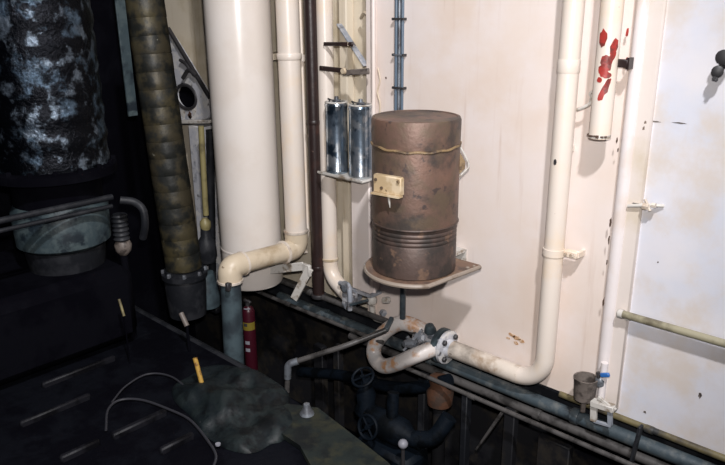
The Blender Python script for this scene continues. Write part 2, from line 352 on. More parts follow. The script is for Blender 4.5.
# shelf plate: straight at the back, round in front
shelf = thing('bulkhead_shelf', 'rusty D-shaped steel shelf plate carrying the drum', 'shelf', (dx, YD, z0-.012))
xr = W(480, 266, -.15).x; rs = RD+.032; pl = [(xr, -.15)]
for k in range(25):
    a = math.radians(-38-142*k/24); pl.append((dx+math.cos(a)*rs, YD+.01+math.sin(a)*rs))
pl.append((dx-rs, -.15))
def platep(z, s=1): return [(dx+(x-dx)*s, YD+(y-YD)*s, z) for x, y in pl]
build('plate', M().prism(platep(z0-.012), (0, 0, .0115)), 'rustplate', shelf)
rim = platep(z0-.010, 1.0); build('rim', M().tube(rim, .009, 8), 'plateedge', shelf)
build_each('back_bracket', M().box(((dx+xr)/2-.1, -.08, z0-.019), (.05, .15, .012)).box(((dx+xr)/2-.1, -.004, z0-.045), (.05, .008, .06)), 'dirtywhite', shelf)
pa = W(403, 284, -.12); pb = W(404, 318, -.12)
build('support_leg', M().tube([(pa.x, -.12, z0-.01), (pa.x, -.12, pb.z-.005)], .013, 12), 'bluepipe', shelf)
build_each('rivet', bolt(bolt(M(), (dx+rs*.86, -.21, z0), (0, 0, 1), .008, .004), (dx+rs*.9, -.18, z0), (0, 0, 1), .006, .004), 'plateedge', shelf)

# ------------------------------------------------------------------ cable bundle behind the drum
for i, (o_, r, m) in enumerate([(-.0185, .007, 'cable'), (-.002, .0075, 'steel'), (.0155, .006, 'cable')]):
    x = W(399, 60, -.015).x+o_
    tag(build('cable', M().tube([(x, -.012, z1-.35), (x+.002, -.014, z1+.2), (x, -.012, ZT)], r, 10), m),
        ['blue-grey cable running up the bulkhead behind the drum, leftmost of three', 'pale steel conduit running up behind the drum, middle of three lines', 'thin blue-grey cable behind the drum, rightmost of three'][i], 'cable', 'cables running up behind the drum')
for y_ in (19, 55, 88):
    p = W(398, y_, -.02); q = thing('cable_clip', {19: 'black clip across the three cables, highest one', 55: 'faint grey clip across the three cables, middle one', 88: 'black clip across the three cables, just above the drum'}[y_], 'clip', (p.x, 0, p.z), 'clips across the cables')
    build('strap', M().box((p.x, -.0225, p.z), (.050, .004, .009 if y_ != 55 else .006), bev=.001), 'clip' if y_ != 55 else 'steel', q)
    mm = M()
    for s in(-1, 1): mm.box((p.x+s*.027, -.0125, p.z), (.006, .025, .010))
    build_each('tab', mm, 'clip', q)

# ------------------------------------------------------------------ helper for vertical pipes
def vx(px, py, y): return W(px, py, y).x
def collar(mb, p, r, h, d=(0, 0, 1)): return mb.lathe(V(p)-V(d).normalized()*h/2, [(0, r*.96), (h*.12, r), (h*.88, r), (h, r*.96)], d, 20)

# ------------------------------------------------------------------ big white tank
YT = -.21
p = W(254, 286, YT); xt = p.x; RT_ = rad(V((xt, YT, .5)), 61)
zb = W(252, 296, YT-.13).z
tank = thing('white_tank', 'tall wide white cylindrical tank hanging in front of the bulkhead', 'tank', (xt, YT, zb))
build('shell', M().lathe((xt, YT, zb), [(0, RT_*.90), (.006, RT_*.97), (.02, RT_), (.19, RT_), (.192, RT_+.002), (.2, RT_+.002), (.202, RT_), (ZT-zb-.1, RT_)], n=56), 'tank', tank)
build_each('wall_bracket', M().box((xt, (YT+RT_*.9+RY)/2, 1.2), (.10, abs(YT+RT_*.8-RY)+.02, .03)).box((xt, (YT+RT_*.9+RY)/2, zb+.12), (.10, abs(YT+RT_*.8-RY)+.02, .03)), 'recess', tank)

# ------------------------------------------------------------------ white drop pipe with elbows and grey lower leg
Y1 = -.13; x1 = vx(294.5, 190, Y1); r1 = rad(V((x1, Y1, .7)), 22)
ze = W(294, 247, Y1).z; ed = W(229, 260, x1, 0); r1b = r1*.90
e1 = V((x1, Y1, ze)); e2 = V((x1, ed.y, ze+.014))
dp = thing('elbowed_white_pipe', 'white vertical pipe right of the tank, turning out and down under it', 'pipe', (x1, ed.y, -.1))
build('riser', M().tube([(x1, Y1, ZT), (x1, Y1, ze+.07)], r1, 28), 'cream', dp)
build('elbow', M().tube(fillet([(x1, Y1, ze+.085), e1, (x1, Y1-.085, ze-.001)], .07, 10), [r1*1.1-(r1*1.1-r1b*1.12)*k/12 for k in range(13)], 28), 'yellowed', dp)
build('crosspipe', M().tube([(x1, Y1-.08, ze-.001), (x1, ed.y+.07, ze+.012)], r1b, 28), 'yellowed', dp)
build('elbow', M().tube(fillet([(x1, ed.y+.08, ze+.012), e2, (x1, ed.y, ze-.052)], .06, 10), r1b*1.15, 28), 'yellowed', dp)
mm = M(); collar(mm, (x1, ed.y+.075, ze+.012), r1b*1.22, .012, (0, 1, 0)); collar(mm, (x1, Y1-.085, ze-.001), r1b*1.24, .012, (0, 1, 0)); collar(mm, (x1, ed.y, ze-.052), r1b*1.25, .012)
collar(mm, (x1, Y1, ze+.088), r1*1.16, .012)
build_each('collar', mm, 'rusty', dp)
zc1 = W(289, 57, Y1-.03).z; build('coupling', collar(M(), (x1, Y1, zc1), r1*1.09, .028), 'cream', dp)
build('strap', M().box((x1+.02, Y1/2+RY/2, zc1-.01), (.02, abs(Y1)+RY, .03)), 'cream', dp)
build('lower_leg', M().tube([(x1, ed.y, ze-.055), (x1-.01, ed.y-.005, -.20)], r1b, 28), 'greypaint', dp)
build('drain_valve', M().tube([(x1+.03, ed.y-.02, ze-.05), (x1+.05, ed.y-.05, ze-.05)], .012, 10).box((x1+.055, ed.y-.055, ze-.05), (.02, .02, .04), bev=.004), 'clip', dp)

# thin white pipe beside the riser and white angled bracket below
x2 = vx(305, 150, -.05); z2 = W(304, 232, -.05).z
tag(build('thin_white_pipe', M().tube(bez([(x2, -.05, ZT), (x2, -.05, z2+.3), (x2, -.05, z2+.02), (x2-.03, -.05, z2-.06), (x2-.02, -.05, z2-.11)]), .010, 10), 'cream'),
    'thin cream pipe squeezed between the white riser and the dark brown pipe', 'pipe')
Ya = -.155
A = [W(268, 270, -.22), W(304, 266, Ya), W(310, 274, Ya), W(294, 299, Ya-.03)]
ab = thing('bracket_arm', 'angled white flat-bar bracket under the white riser elbow', 'bracket', A[3])
build('arm', bar(A[0], A[1], .012, .042, .002), 'dirtywhite', ab)
build('leg', bar(A[2]+V((0, 0, .03)), A[3], .014, .04, .002), 'dirtywhite', ab)
build('gusset', M().box((A[1]+A[2])/2, (.05, .02, .06), bev=.004), 'dirtywhite', ab)

# dark brown pipe
Y3 = -.09; x3 = vx(314.5, 150, Y3); r3 = rad(V((x3, Y3, .7)), 12.5)
bpz = W(316, 296, Y3).z
bt = thing('brown_pipe', 'dark brown rusty vertical pipe between two white pipes', 'pipe', (x3, Y3, bpz))
build('pipe', M().tube([(x3, Y3, bpz), (x3, Y3, .9), (x3, Y3, ZT)], r3, 20), 'brownpipe', bt)
build_each('collar', collar(collar(M(), (x3, Y3, W(313, 122, Y3).z), r3*1.12, .02), (x3, Y3, bpz+.16), r3*1.1, .02), 'brownpipe', bt)
build('foot_flange', collar(M(), (x3, Y3, bpz+.01), r3*1.3, .02), 'clip', bt)

# white pipe with foot bend
Y4 = -.045; x4 = vx(327.5, 150, Y4); r4 = rad(V((x4, Y4, .7)), 16)
zf = W(331, 272, Y4).z
wpipe = thing('white_bent_pipe', 'white vertical pipe right of the brown one, its foot bent to the right', 'pipe', (x4, Y4, zf-.05))
build('pipe', M().tube(fillet([(x4, Y4, ZT), (x4, Y4, zf-.02), (x4+.16, Y4-.02, zf-.09)], .10, 10), r4, 24), 'cream', wpipe)
build('collar', collar(M(), (x4, Y4, zf+.07), r4*1.1, .012), 'yellowed', wpipe)
fp = V((x4+.16, Y4-.02, zf-.09))
build('end_flange', M().lathe(fp, [(0, r4*1.5), (.018, r4*1.5)], (1, -.1, -.4), 16), 'bracket', wpipe)

# recess furniture: clamp bars, diagonal strip, box column under the canisters
cl1 = thing('pipe_clamp_bar', 'dark brown rusty bar clamped across the white pipe, upper one', 'clamp', W(338, 44, Y4-.03), 'clamp bars on the bent white pipe')
build('bar', bar(W(324, 44, Y4-.035), W(353, 44, Y4-.035), .012, .017, .003), 'brownpipe', cl1)
build('tab', bar(W(350, 44, Y4-.035), W(352, 44, RY), .02, .016), 'yellowed', cl1)
cl2 = thing('pipe_clamp_bar', 'rusty two-piece bar clamped across the white pipe just above the canisters', 'clamp', W(345, 72, Y4-.03), 'clamp bars on the bent white pipe')
build('bar', bar(W(320, 68, Y4-.035), W(346, 71, Y4-.035), .014, .021, .003), 'brownpipe', cl2)
build('bar', bar(W(343, 73, Y4-.03), W(369, 71, Y4-.02), .014, .024, .003), 'cup', cl2)
build('pivot', M().lathe(W(344, 71, Y4-.042), [(0, .015), (.010, .012)], (0, -1, 0), 12), 'yellowed', cl2)
tag(build('diagonal_strip', bar(W(339, 24, 0), W(366, 66, -.02), .03, .006, .001), 'bracket'), 'narrow grey strip sloping down across the recess above the canisters', 'strip')
tag(build('small_hook', M().tube(bez([W(361, 18, .03), W(364, 13, 0), W(367, 14, -.01), W(368, 19, 0)]), .007, 8), 'yellowed'), 'small curled hook high in the recess beside the panel frame', 'hook')
struct('trim_4', M().box((vx(348, 100, .05), .045, ZT/2), (.05, .05, ZT-.02), bev=.006), 'recess')
# canisters on a bracket tray
YC = -.085; ca = [vx(337.5, 170, YC), vx(360, 173, YC-.005)]
zt_ = W(348, 174, YC).z
tray = thing('canister_tray', 'cream metal tray bracket under the two blue-grey canisters', 'shelf', ((ca[0]+ca[1])/2, YC, zt_-.012))
tx0, tx1 = ca[0]-.065, ca[1]+.065
build('tray', M().box(((tx0+tx1)/2, YC+.02, zt_-.006), (tx1-tx0, .16, .010), bev=.003), 'dirtywhite', tray)
build('lip', M().box(((tx0+tx1)/2, YC-.062, zt_+.001), (tx1-tx0, .006, .009)), 'dirtywhite', tray)
build('back_tab', M().box(((tx0+tx1)/2, .045, zt_-.03), (.08, .06, .04)), 'dirtywhite', tray)
rc = rad(V((ca[0], YC, .9)), 23); hc = W(337, 101, YC).z-zt_
for i, x in enumerate(ca):
    c = thing('canister', ['blue-grey metal canister on the tray, left one with darker patches', 'silvery metal canister on the tray, right one beside the panel frame'][i], 'canister', (x, YC, zt_), 'canisters on the tray')
    build('body', M().lathe((x, YC, zt_), [(0, rc*.93), (.006, rc), (.012, rc), (.016, rc*.97), (hc-.03, rc*.97), (hc-.02, rc), (hc-.012, rc), (hc, rc*.80)], n=36), 'canister', c)
    build('rim', M().tube([(x+math.cos(a)*rc*.92, YC+math.sin(a)*rc*.92, zt_+hc-.004) for a in [2*PI*k/28 for k in range(29)]], .004, 6), 'dirtywhite', c)
    build('cap', M().lathe((x+.012, YC-.01, zt_+hc-.004), [(0, .018), (.012, .018), (.014, .010), (.026, .009)], n=14), 'steel', c)
    build('carry_wire', M().tube(bez([(x-rc*.7, YC, zt_+hc-.004), (x-rc*.4, YC-.03, zt_+hc+.012), (x+rc*.2, YC-.04, zt_+hc+.010), (x+rc*.7, YC, zt_+hc-.003)]), .0028, 6), 'clip', c)
# cream box column below the tray
bx = thing('box_column', 'cream sheet-metal box column under the right canister', 'duct', (vx(360, 285, -.02), 0, .08))
xa, xb = vx(351, 230, -.07), vx(369.5, 230, -.07); zB = W(360, 291, -.07).z
build('casing', M().box(((xa+xb)/2, (RY-.07)/2, (zB+zt_-.014)/2), (xb-xa, RY+.07, zt_-.014-zB), bev=.006), 'wall', bx)
build('base_plate', M().box(((xa+xb)/2, (RY-.07)/2, zB-.006), (xb-xa+.03, RY+.09, .012)), 'bracket', bx)

# slim conduit along the frame edge, passing left of the drum
xk = vx(373.5, 60, -.035); zk = W(373, 318, -.035).z
cn = thing('slim_conduit', 'slim cream conduit with small couplings running down the frame edge left of the drum', 'conduit', (xk, -.035, zk))
build('pipe', M().tube([(xk, -.035, ZT), (xk, -.035, zk)], .0095, 10), 'wall', cn)
mm = M()
for y_ in (130, 213, 244, 300): collar(mm, (xk, -.035, W(373, y_, -.035).z), .0145, .022)
build_each('coupling', mm, 'dirtywhite', cn)
build_each('clip', M().box((xk, -.018, W(373, 230, -.035).z), (.012, .036, .012)).box((xk, -.018, 1.5), (.012, .036, .012)), 'clip', cn)
# wires hanging on the pink strip
tag(build('loose_wire', M().tube(bez([W(378, 68, -.008), W(380, 80, -.008), W(377.5, 92, -.008), W(380, 104, -.008), W(379, 122, -.008)]), .003, 6), 'yellowed'), 'thin stained wire hanging on the panel beside the slim conduit', 'wire')

# ------------------------------------------------------------------ right white pipe down, along, to the flange and U-bend
Y5 = -.065; x5 = vx(558, 200, Y5); r5 = rad(V((x5, Y5, .9)), 20.5)
z5 = W(530, 379, Y5).z; xF = vx(447, 348, Y5); zF = z5
mp = thing('white_main_pipe', 'white pipe dropping from above, turning left along the bulkhead foot to the flanged valve', 'pipe', (x5, Y5, z5))
build('pipe', M().tube(fillet([(x5, Y5, ZT), (x5, Y5, .8), (x5, Y5, z5), (xF, Y5, zF)], [.01, .115], 14), r5, 30), 'cream', mp)
build('coupling', collar(M(), (x5, Y5, W(568, 66, Y5).z), r5*1.06, .045), 'cream', mp)
zcl = W(552, 254, Y5-.03).z
cla = build('clamp_band', M().lathe((x5, Y5, zcl-.014), [(0, r5+.001), (.001, r5+.004), (.027, r5+.004), (.028, r5+.001)], n=28, caps=False).box((x5+.062, Y5+.012, zcl), (.05, .012, .024), bev=.002).box((x5+.062, Y5+.028, zcl), (.05, .006, .024), bev=.002).box((x5+.085, -.025, zcl), (.012, .05, .02)), 'cream', mp)
build_each('clamp_bolt', bolt(bolt(M(), (x5+.07, Y5+.006, zcl), (0, -1, 0), .009, .012), (x5+.045, Y5+.006, zcl), (0, -1, 0), .006, .01), 'rusty', cla)
build('clamp', M().box((x5, Y5/2, .95), (.03, .06, .02)), 'cream', mp)
build('paint_chip', M().prism([V((x5-.004, Y5-r5-.001, W(557, 160, Y5).z))+V((math.cos(a)*.006, 0, math.sin(a)*.011)) for a in [k*PI/4 for k in range(8)]], (0, .004, 0)), 'clip', mp)
# dirty section
xq = vx(520, 380, Y5)
build('stained_sleeve', M().lathe((xF+.02, Y5, zF), [(0, r5+.0005), (.002, r5+.0015), (.32, r5+.0012), (.34, r5+.0003)], (1, 0, 0), 30, caps=False), 'rusty', mp)
fl1 = build('flange', M().lathe((xF, Y5, zF), [(-.008, .070), (-.006, .074), (.008, .074), (.010, .070), (.010, r5*1.15), (.03, r5*1.05)], (1, 0, 0), 36), 'pale', mp)
mm = M()
for k in range(4):
    a = PI/4+k*PI/2; bolt(mm, (xF+.009, Y5+math.cos(a)*.055, zF+math.sin(a)*.055), (1, 0, 0), .012, .014)
build_each('flange_bolt', mm, 'clip', fl1)
xG = xF-.03
vv = thing('flanged_valve', 'dark blue-grey valve bolted behind the white pipe flange', 'valve', (xG-.06, Y5, zF))
build('flange', M().lathe((xG, Y5, zF), [(-.010, .072), (-.008, .077), (.010, .077), (.012, .072)], (1, 0, 0), 36), 'greypaint', vv)
build('body', M().lathe((xG-.01, Y5, zF), [(0, .05), (-.03, .045), (-.06, .052), (-.09, .045), (-.10, .05), (-.115, .05)], (1, 0, 0), 24), 'bracket', vv)
mm = M()
for k in range(4):
    a = PI/4+k*PI/2; mm.tube([(xG-.04, Y5+math.cos(a)*.06, zF+math.sin(a)*.06), (xG+.022, Y5+math.cos(a)*.06, zF+math.sin(a)*.06)], .007, 8)
build_each('stud', mm, 'steel', vv)
build('spindle', M().tube([(xG-.06, Y5-.03, zF), (xG-.065, Y5-.11, zF+.012)], .012, 10).tube([(xG-.10, Y5-.10, zF-.03), (xG-.03, Y5-.115, zF+.05)], .008, 8).tube([(xG-.11, Y5-.10, zF+.04), (xG-.02, Y5-.115, zF-.03)], .008, 8), 'steel', vv)
handwheel_at = W(413, 343, Y5-.10)
build('lever_arm', bar(W(404, 350, Y5-.11), W(422, 330, Y5-.09), .02, .012, .002), 'bracket', vv)
build('gland', M().lathe(handwheel_at, [(0, .02), (.012, .024), (.03, .018), (.05, .012)], (-.3, -1, .2), 8), 'steel', vv)
build('packing_nut', M().lathe(W(424, 338, Y5-.06), [(0, .022), (.02, .024), (.03, .014)], (-.2, -1, .4), 6), 'bracket', vv)
build('bonnet', M().lathe((xG-.06, Y5, zF+.03), [(0, .03), (.03, .026), (.05, .018)], (0, -.2, 1), 14), 'greypaint', vv)
# U-bend: upper leg from the valve to the left, loops forward and back under it
Yu = Y5-.02
UP_ = [(xG-.12, Y5, zF)] 
u0 = W(420, 335, Y5)
pts = [V((xG-.09, Y5+.01, zF+.03)), W(404, 323, Y5-.03), W(387, 330, Y5-.05), W(375, 345, Y5-.07), W(375, 358, Y5-.09), W(384, 366, Y5-.11), W(398, 363, Y5-.12), W(414, 356, Y5-.12), W(424, 352, Y5-.09), W(432, 349, Y5-.055)]
ub = thing('u_bend_pipe', 'short pale U-shaped pipe bend stained orange, left of the flanged valve', 'pipe', pts[4])
build('bend', M().tube(bez(pts, 7), rad(pts[3], 15), 22), 'uend', ub)
build('collar', M().lathe(pts[-1], [(-.008, .031), (.010, .031)], (pts[-1]-pts[-2]), 16), 'bracket', ub)

# ------------------------------------------------------------------ stub pipe with red paint
Y6 = -.075; x6 = vx(607, 60, Y6); r6 = rad(V((x6, Y6, 1.2)), 22)
zs = W(601, 138, Y6).z
sp = thing('stub_pipe', 'white pipe ending open above the bulkhead, smeared with red paint', 'pipe', (x6, Y6, zs))
build('pipe', M().tube([(x6, Y6, ZT), (x6, Y6, zs)], r6, 28), 'cream', sp)
build('end_rim', M().lathe((x6, Y6, zs-.001), [(0, r6*.9), (.004, r6*1.02), (.012, r6*1.02), (.014, r6)], n=24), 'dirtywhite', sp)
rnd = random.Random(3)
for k in range(10):
    a = rnd.uniform(-150, -35); aa = math.radians(a)
    build('rust_fleck', M().box((x6+math.cos(aa)*r6*1.0, Y6+math.sin(aa)*r6*1.0, zs+.006+rnd.uniform(0, .006)), (.009, .009, .005), bev=.001), 'chip', sp)
def cylpatch(cx, cy, r, ang, z, w_, h_, seed, slant=0):
    rnd = random.Random(seed); n = 14; cen = V((cx+math.cos(ang)*r, cy+math.sin(ang)*r, z)); ring = []
    for k in range(n):
        t = 2*PI*k/n; q = rnd.uniform(.75, 1.1)
        aa = ang+(math.cos(t)*w_*q+slant*math.sin(t)*h_)/r; ring.append(V((cx+math.cos(aa)*r, cy+math.sin(aa)*r, z+math.sin(t)*h_*q)))
    return M().add([cen]+ring, [(0, 1+k, 1+(k+1) % n) for k in range(n)])
vd = math.atan2(CAM.y-Y6, CAM.x-x6)
def pa_(px): return vd+math.asin(max(-.95, min(.95, (px-606.5)/11.0)))
for px, py, w_, h_, sl in [(601, 38, .010, .024, 0), (612, 47, .010, .020, .2), (606, 63, .013, .022, -.2), (611, 58, .008, .018, .4), (603, 70, .010, .016, 0), (607, 75, .012, .009, 0),
                           (606, 92, .009, .022, .4), (601, 80, .007, .007, 0), (609, 84, .006, .014, .4)]:
    build('red_smear', cylpatch(x6, Y6, r6+.0012, pa_(px), W(px, py, Y6-.03).z, w_*1.4, h_*1.35, int(px*py), sl), 'redpaint', sp)
zk2 = W(618, 63, -.06).z
br = build_each('support_bracket', M().box((x6+.045, -.065, zk2), (.045, .016, .026), bev=.003).box((x6+.066, -.035, zk2), (.010, .07, .036)), 'brownpipe', sp)
chip(627.5, 32, -.0225, .006, m='redpaint', sz=3, par=bpy.data.objects['trim_3'], name='red_smear')
chip(626.5, 62, -.0225, .005, m='redpaint', sz=3, par=bpy.data.objects['trim_3'], name='red_smear')
hk = thing('wall_hook', 'small cream bent rod hook on the bulkhead beside the white main pipe', 'hook', W(588, 103, -.01))
build('rod', M().tube(bez([W(577, 110, -.045), W(584, 107, -.05), W(590, 103, -.045), W(592, 96, -.03), W(592, 94, 0)]), .006, 8), 'dirtywhite', hk)
build('base', M().lathe(W(592, 94, 0), [(0, .012), (.006, .010)], (0, -1, 0), 10), 'dirtywhite', hk)

# fittings on the right panel
pf = W(645, 205, -.03); ft = thing('wall_fitting', 'small rust-speckled cleat with twisted screw on the right panel', 'fitting', pf)
build('stem', M().tube([W(628, 206, -.03), W(650, 205, -.035), W(664, 206, -.01)], .006, 8), 'dirtywhite', ft)
build_each('nut', M().lathe(W(643, 206, -.04), [(0, .012), (.02, .012)], (1, 0, 0), 6).lathe(W(652, 205, -.04), [(0, .009), (.012, .009)], (1, 0, 0), 6), 'rusty', ft)
build('plate', M().box(W(640, 205, -.012), (.05, .02, .02), bev=.003), 'dirtywhite', ft)
build('wing', M().tube([W(645, 199, -.04), W(650, 211, -.04)], .005, 6), 'rusty', ft)
pk = W(720, 66, -.03); ck = thing('wall_cleat', 'black wing-shaped clip on the right panel at the picture edge', 'clip', pk)
build('lobe', M().lathe(W(725, 57, -.045), [(0, .012), (.006, .022), (.018, .022), (.022, .014)], (0, -1, 0), 12), 'clip', ck)
build('lobe', M().lathe(W(718, 71, -.045), [(0, .010), (.006, .017), (.016, .017), (.02, .010)], (.2, -1, 0), 12), 'clip', ck)
build('screw', M().lathe(W(716, 79, -.045), [(0, .007), (.02, .006)], (0, -1, .2), 8).tube([W(724, 60, -.04), W(717, 76, -.04)], .007, 8).tube([W(726, 66, -.045), W(719, 70, -.045)], .006, 8).tube([W(725, 57, -.05), W(725, 57, .0)], .009, 8), 'clip', ck)
# handrail
hr = thing('handrail', 'weathered olive-cream handrail running along the right panel', 'handrail', W(620, 312, -.06))
ha = W(619, 313, -.045); hb = V((ha.x+1.1, -.045, ha.z))
build('rail', M().tube([ha, hb], .0135, 16), 'greenrail', hr)
build('end_cap', M().lathe(ha-V((.005, 0, 0)), [(0, .012), (.004, .016), (.02, .016)], (1, 0, 0), 14), 'dirtywhite', hr)
build_each('standoff', M().tube([(ha.x+.03, -.045, ha.z-.012), (ha.x+.03, -.005, ha.z-.012)], .008, 8).tube([(ha.x+.9, -.045, ha.z-.012), (ha.x+.9, -.005, ha.z-.012)], .008, 8), 'dirtywhite', hr)

# ------------------------------------------------------------------ drain cup and tap below the stanchion
cu = W(585, 388, -.085)
fun = thing('drain_cup', 'small burnt grey metal cup fixed at the bulkhead foot left of the tap', 'cup', cu)
zc0, zc1_ = W(585, 400, -.085).z, W(585, 377, -.085).z; rcu = rad(cu, 23)
build('cup', M().lathe((cu.x, -.085, zc0), [(0, rcu*.7), (.006, rcu*.88), (zc1_-zc0-.008, rcu), (zc1_-zc0, rcu*1.06), (zc1_-zc0, rcu*.92), (.01, rcu*.7)], n=46), 'cup', fun)
build('spout', M().tube([(cu.x, -.085, zc0+.003), (cu.x, -.085, zc0-.05)], .010, 10).box((cu.x, -.04, zc0+.03), (.02, .05, .02)), 'cup', fun)
tp = thing('drain_tap', 'small tap with a bright blue handle at the foot of the stanchion', 'valve', W(602, 395, -.06))
tpx = vx(603, 380, -.06)
build('tube', M().tube([(tpx, -.06, W(604, 400, -.06).z), (tpx, -.06, W(603, 362, -.06).z)], .013, 12), 'trimwhite', tp)
build('body', M().lathe((tpx-.008, -.062, W(600, 386, -.06).z), [(0, .012), (.01, .019), (.03, .019), (.04, .012)], n=12), 'steel', tp)
build('stem', M().tube([W(598, 372, -.07), W(600, 384, -.07)], .007, 8), 'clip', tp)
build('handle', M().box(W(605, 375, -.085), (.035, .012, .016), rotdir((1, 0, .4)), .003), 'bluehandle', tp)
fr = thing('pipe_support_frame', 'dirty white inverted-U pipe support with a dark square opening below the drain tap', 'bracket', W(605, 420, -.09))
yb_ = -.10
def fpnt(px, py): return W(px, py, yb_)
outer = [fpnt(591, 419), fpnt(592, 402), fpnt(601, 397), fpnt(611, 403), fpnt(615, 411), fpnt(614, 420)]
build('left_leg', bar(fpnt(594, 401), fpnt(593.5, 421), .014, .024, .002), 'dirtywhite', fr)
build('right_leg', bar(fpnt(610, 407), fpnt(610, 425), .012, .018, .002), 'bracket', fr)
build('top', bar(fpnt(592, 402), fpnt(615, 409), .035, .022, .002), 'dirtywhite', fr)
build('top', bar(fpnt(598, 397), fpnt(616, 410), .012, .012, .002), 'dirtywhite', fr) 
build('sill', bar(fpnt(594, 421), fpnt(611, 426), .012, .010, .001), 'bracket', fr)

# ------------------------------------------------------------------ long pipes along the bulkhead foot
def longpipe(name, label, a, ya, xend, r, m, cat='pipe', x0=None, clips=0, dz=0):
    p = W(*a, ya); s = p.x if x0 is None else x0
    t = thing(name, label, cat, (s, ya, p.z))
    build('pipe', M().tube([(s, ya, p.z), ((s+xend)/2, ya, p.z-.004), (xend, ya, p.z+dz)], r, 14), m, t)
    mm = M(); L_ = abs(xend-s); k = .35
    while k < L_: collar(mm, (s+(k if xend > s else -k), ya, p.z-.003+dz*k/L_), r*1.22, .03, (1, 0, 0)); k += .62+.1*math.sin(k*7)
    build_each('coupling', mm, m, t); return t
longpipe('olive_pipe', 'thin ochre stained pipe lying tight against the bulkhead foot on the right', (560, 394), -.028, .9, .012, 'ochre')
longpipe('blue_grey_pipe', 'thick dusty blue-grey pipe running along under the bulkhead edge', (560, 409), -.034, .9, .026, 'bluepipe', x0=-2.75)
longpipe('dark_foot_pipe', 'dark grey pipe just under the thick blue-grey pipe', (560, 423), -.052, .9, .018, 'thinpipe', x0=-2.2)
longpipe('thin_steel_pipe', 'thin pale steel pipe running below and in front of the others to the valve', (500, 408), -.17, .9, .0095, 'thinpipe', x0=-1.75)
longpipe('upper_left_pipe', 'thin dark pipe under the bulkhead edge left of the valve', (345, 327), -.15, -1.9, .010, 'thinpipe', x0=-2.9)
longpipe('second_left_pipe', 'thin grey pipe tight under the left bulkhead edge behind the bent pipe foot', (345, 305), -.09, -1.75, .014, 'thinpipe', x0=-2.8)
# ledge angle iron carrying the bulkhead
struct('trim_5', M().box((-1.3, .045, -.02), (5.1, .08, .02)).box((-1.3, .045, -.07), (5.1, .015, .10)), 'darkgrey')
# small clutter of fittings at the foot of the left pipes
fa = thing('valve_manifold', 'cluster of small grey valves and unions at the foot of the bent white pipe', 'valve', W(352, 300, -.12))
build('block', M().box(W(350, 297, -.10), (.07, .05, .05), bev=.008), 'bracket', fa)
build('union', M().lathe(W(346, 290, -.12), [(0, .02), (.02, .024), (.04, .018)], (0, -.3, 1), 8), 'steel', fa)
build('riser', M().tube(bez([W(340, 283, -.1), W(348, 285, -.12), W(350, 296, -.13), W(350, 310, -.13)]), .012, 10), 'bracket', fa)
build('link', bar(W(350, 305, -.14), W(368, 300, -.12), .014, .012, .002), 'bluepipe', fa)
fb = thing('small_union', 'small cream union and elbow at the bottom of the slim conduit', 'fitting', W(373, 318, -.06))
build('nut', M().lathe(W(372, 302, -.05), [(-.01, .02), (.0, .024), (.02, .024), (.03, .018)], (0, 0, 1), 8), 'dirtywhite', fb)
build('elbow', M().tube(fillet([W(372, 306, -.05), W(373, 318, -.05), W(388, 322, -.06)], .03, 6), .014, 10), 'dirtywhite', fb)
build('nut', M().lathe(W(382, 312, -.03), [(0, .016), (.02, .016)], (1, -.3, 0), 6), 'bracket', fb)
build('plug', M().lathe(W(388, 300, -.03), [(0, .018), (.03, .015)], (0, -1, .3), 8), 'dirtywhite', fb)

# lever pipe that comes out over the bilge and bends down
LP = [W(392, 318, -.13), W(386, 330, -.2), W(345, 346, -.34), W(298, 361, -.47), W(288, 364, -.5), W(287, 392, -.5)]
lv = thing('elbowed_drain_pipe', 'dark pipe reaching out over the bilge from the U-bend, its end turned down', 'pipe', LP[3])
build('pipe', M().tube(fillet([LP[1], LP[2], LP[4], LP[5]], [.3, .035], 8), .012, 12), 'thinpipe', lv)
build('elbow', M().tube(fillet([LP[3], LP[4], (LP[4]+LP[5])/2], .03, 8), .0165, 12), 'steel', lv)
build('end_arm', bar(LP[0], LP[1], .02, .02, .003), 'bluepipe', lv)

# posts and struts below the bulkhead
def post(px, py, y, w_, label, m='darkgrey', name='bilge_post'):
    p = W(px, py, y); tag(build(name, M().box((p.x, y, (p.z-.83)/2), (w_, .04, p.z+.83), bev=.004), m), label, 'post', 'posts standing in the bilge')
post(467, 392, -.06, .03, 'dark square post below the white main pipe, right of the valve')
post(512, 408, -.06, .05, 'grey flat post below the middle of the white main pipe', 'hull')
post(338, 345, -.04, .04, 'dim grey post in the bilge under the brown pipe', 'hull')
post(320, 345, 0.02, .07, 'wide dim post in the bilge beside the red cylinder', 'hull')
post(424, 372, -.02, .04, 'dark post below the flanged valve', 'darkgrey')
post(556, 440, .02, .14, 'broad dim web plate in the bilge below the cup', 'hull')
post(640, 470, -.02, .05, 'dark post at the right end under the foot pipes', 'darkgrey')
tag(build('diagonal_strut', bar(W(505, 409, -.12), W(477, 449, -.12), .022, .012, .002), 'thinpipe'), 'flat grey strut slanting down to the left in the bilge', 'strut')
tag(build('flat_bar', bar(W(641, 426, -.13), W(628, 475, -.13), .03, .010, .002), 'darkgrey'), 'dark flat bar leaning across the foot pipes right of the tap', 'bar')

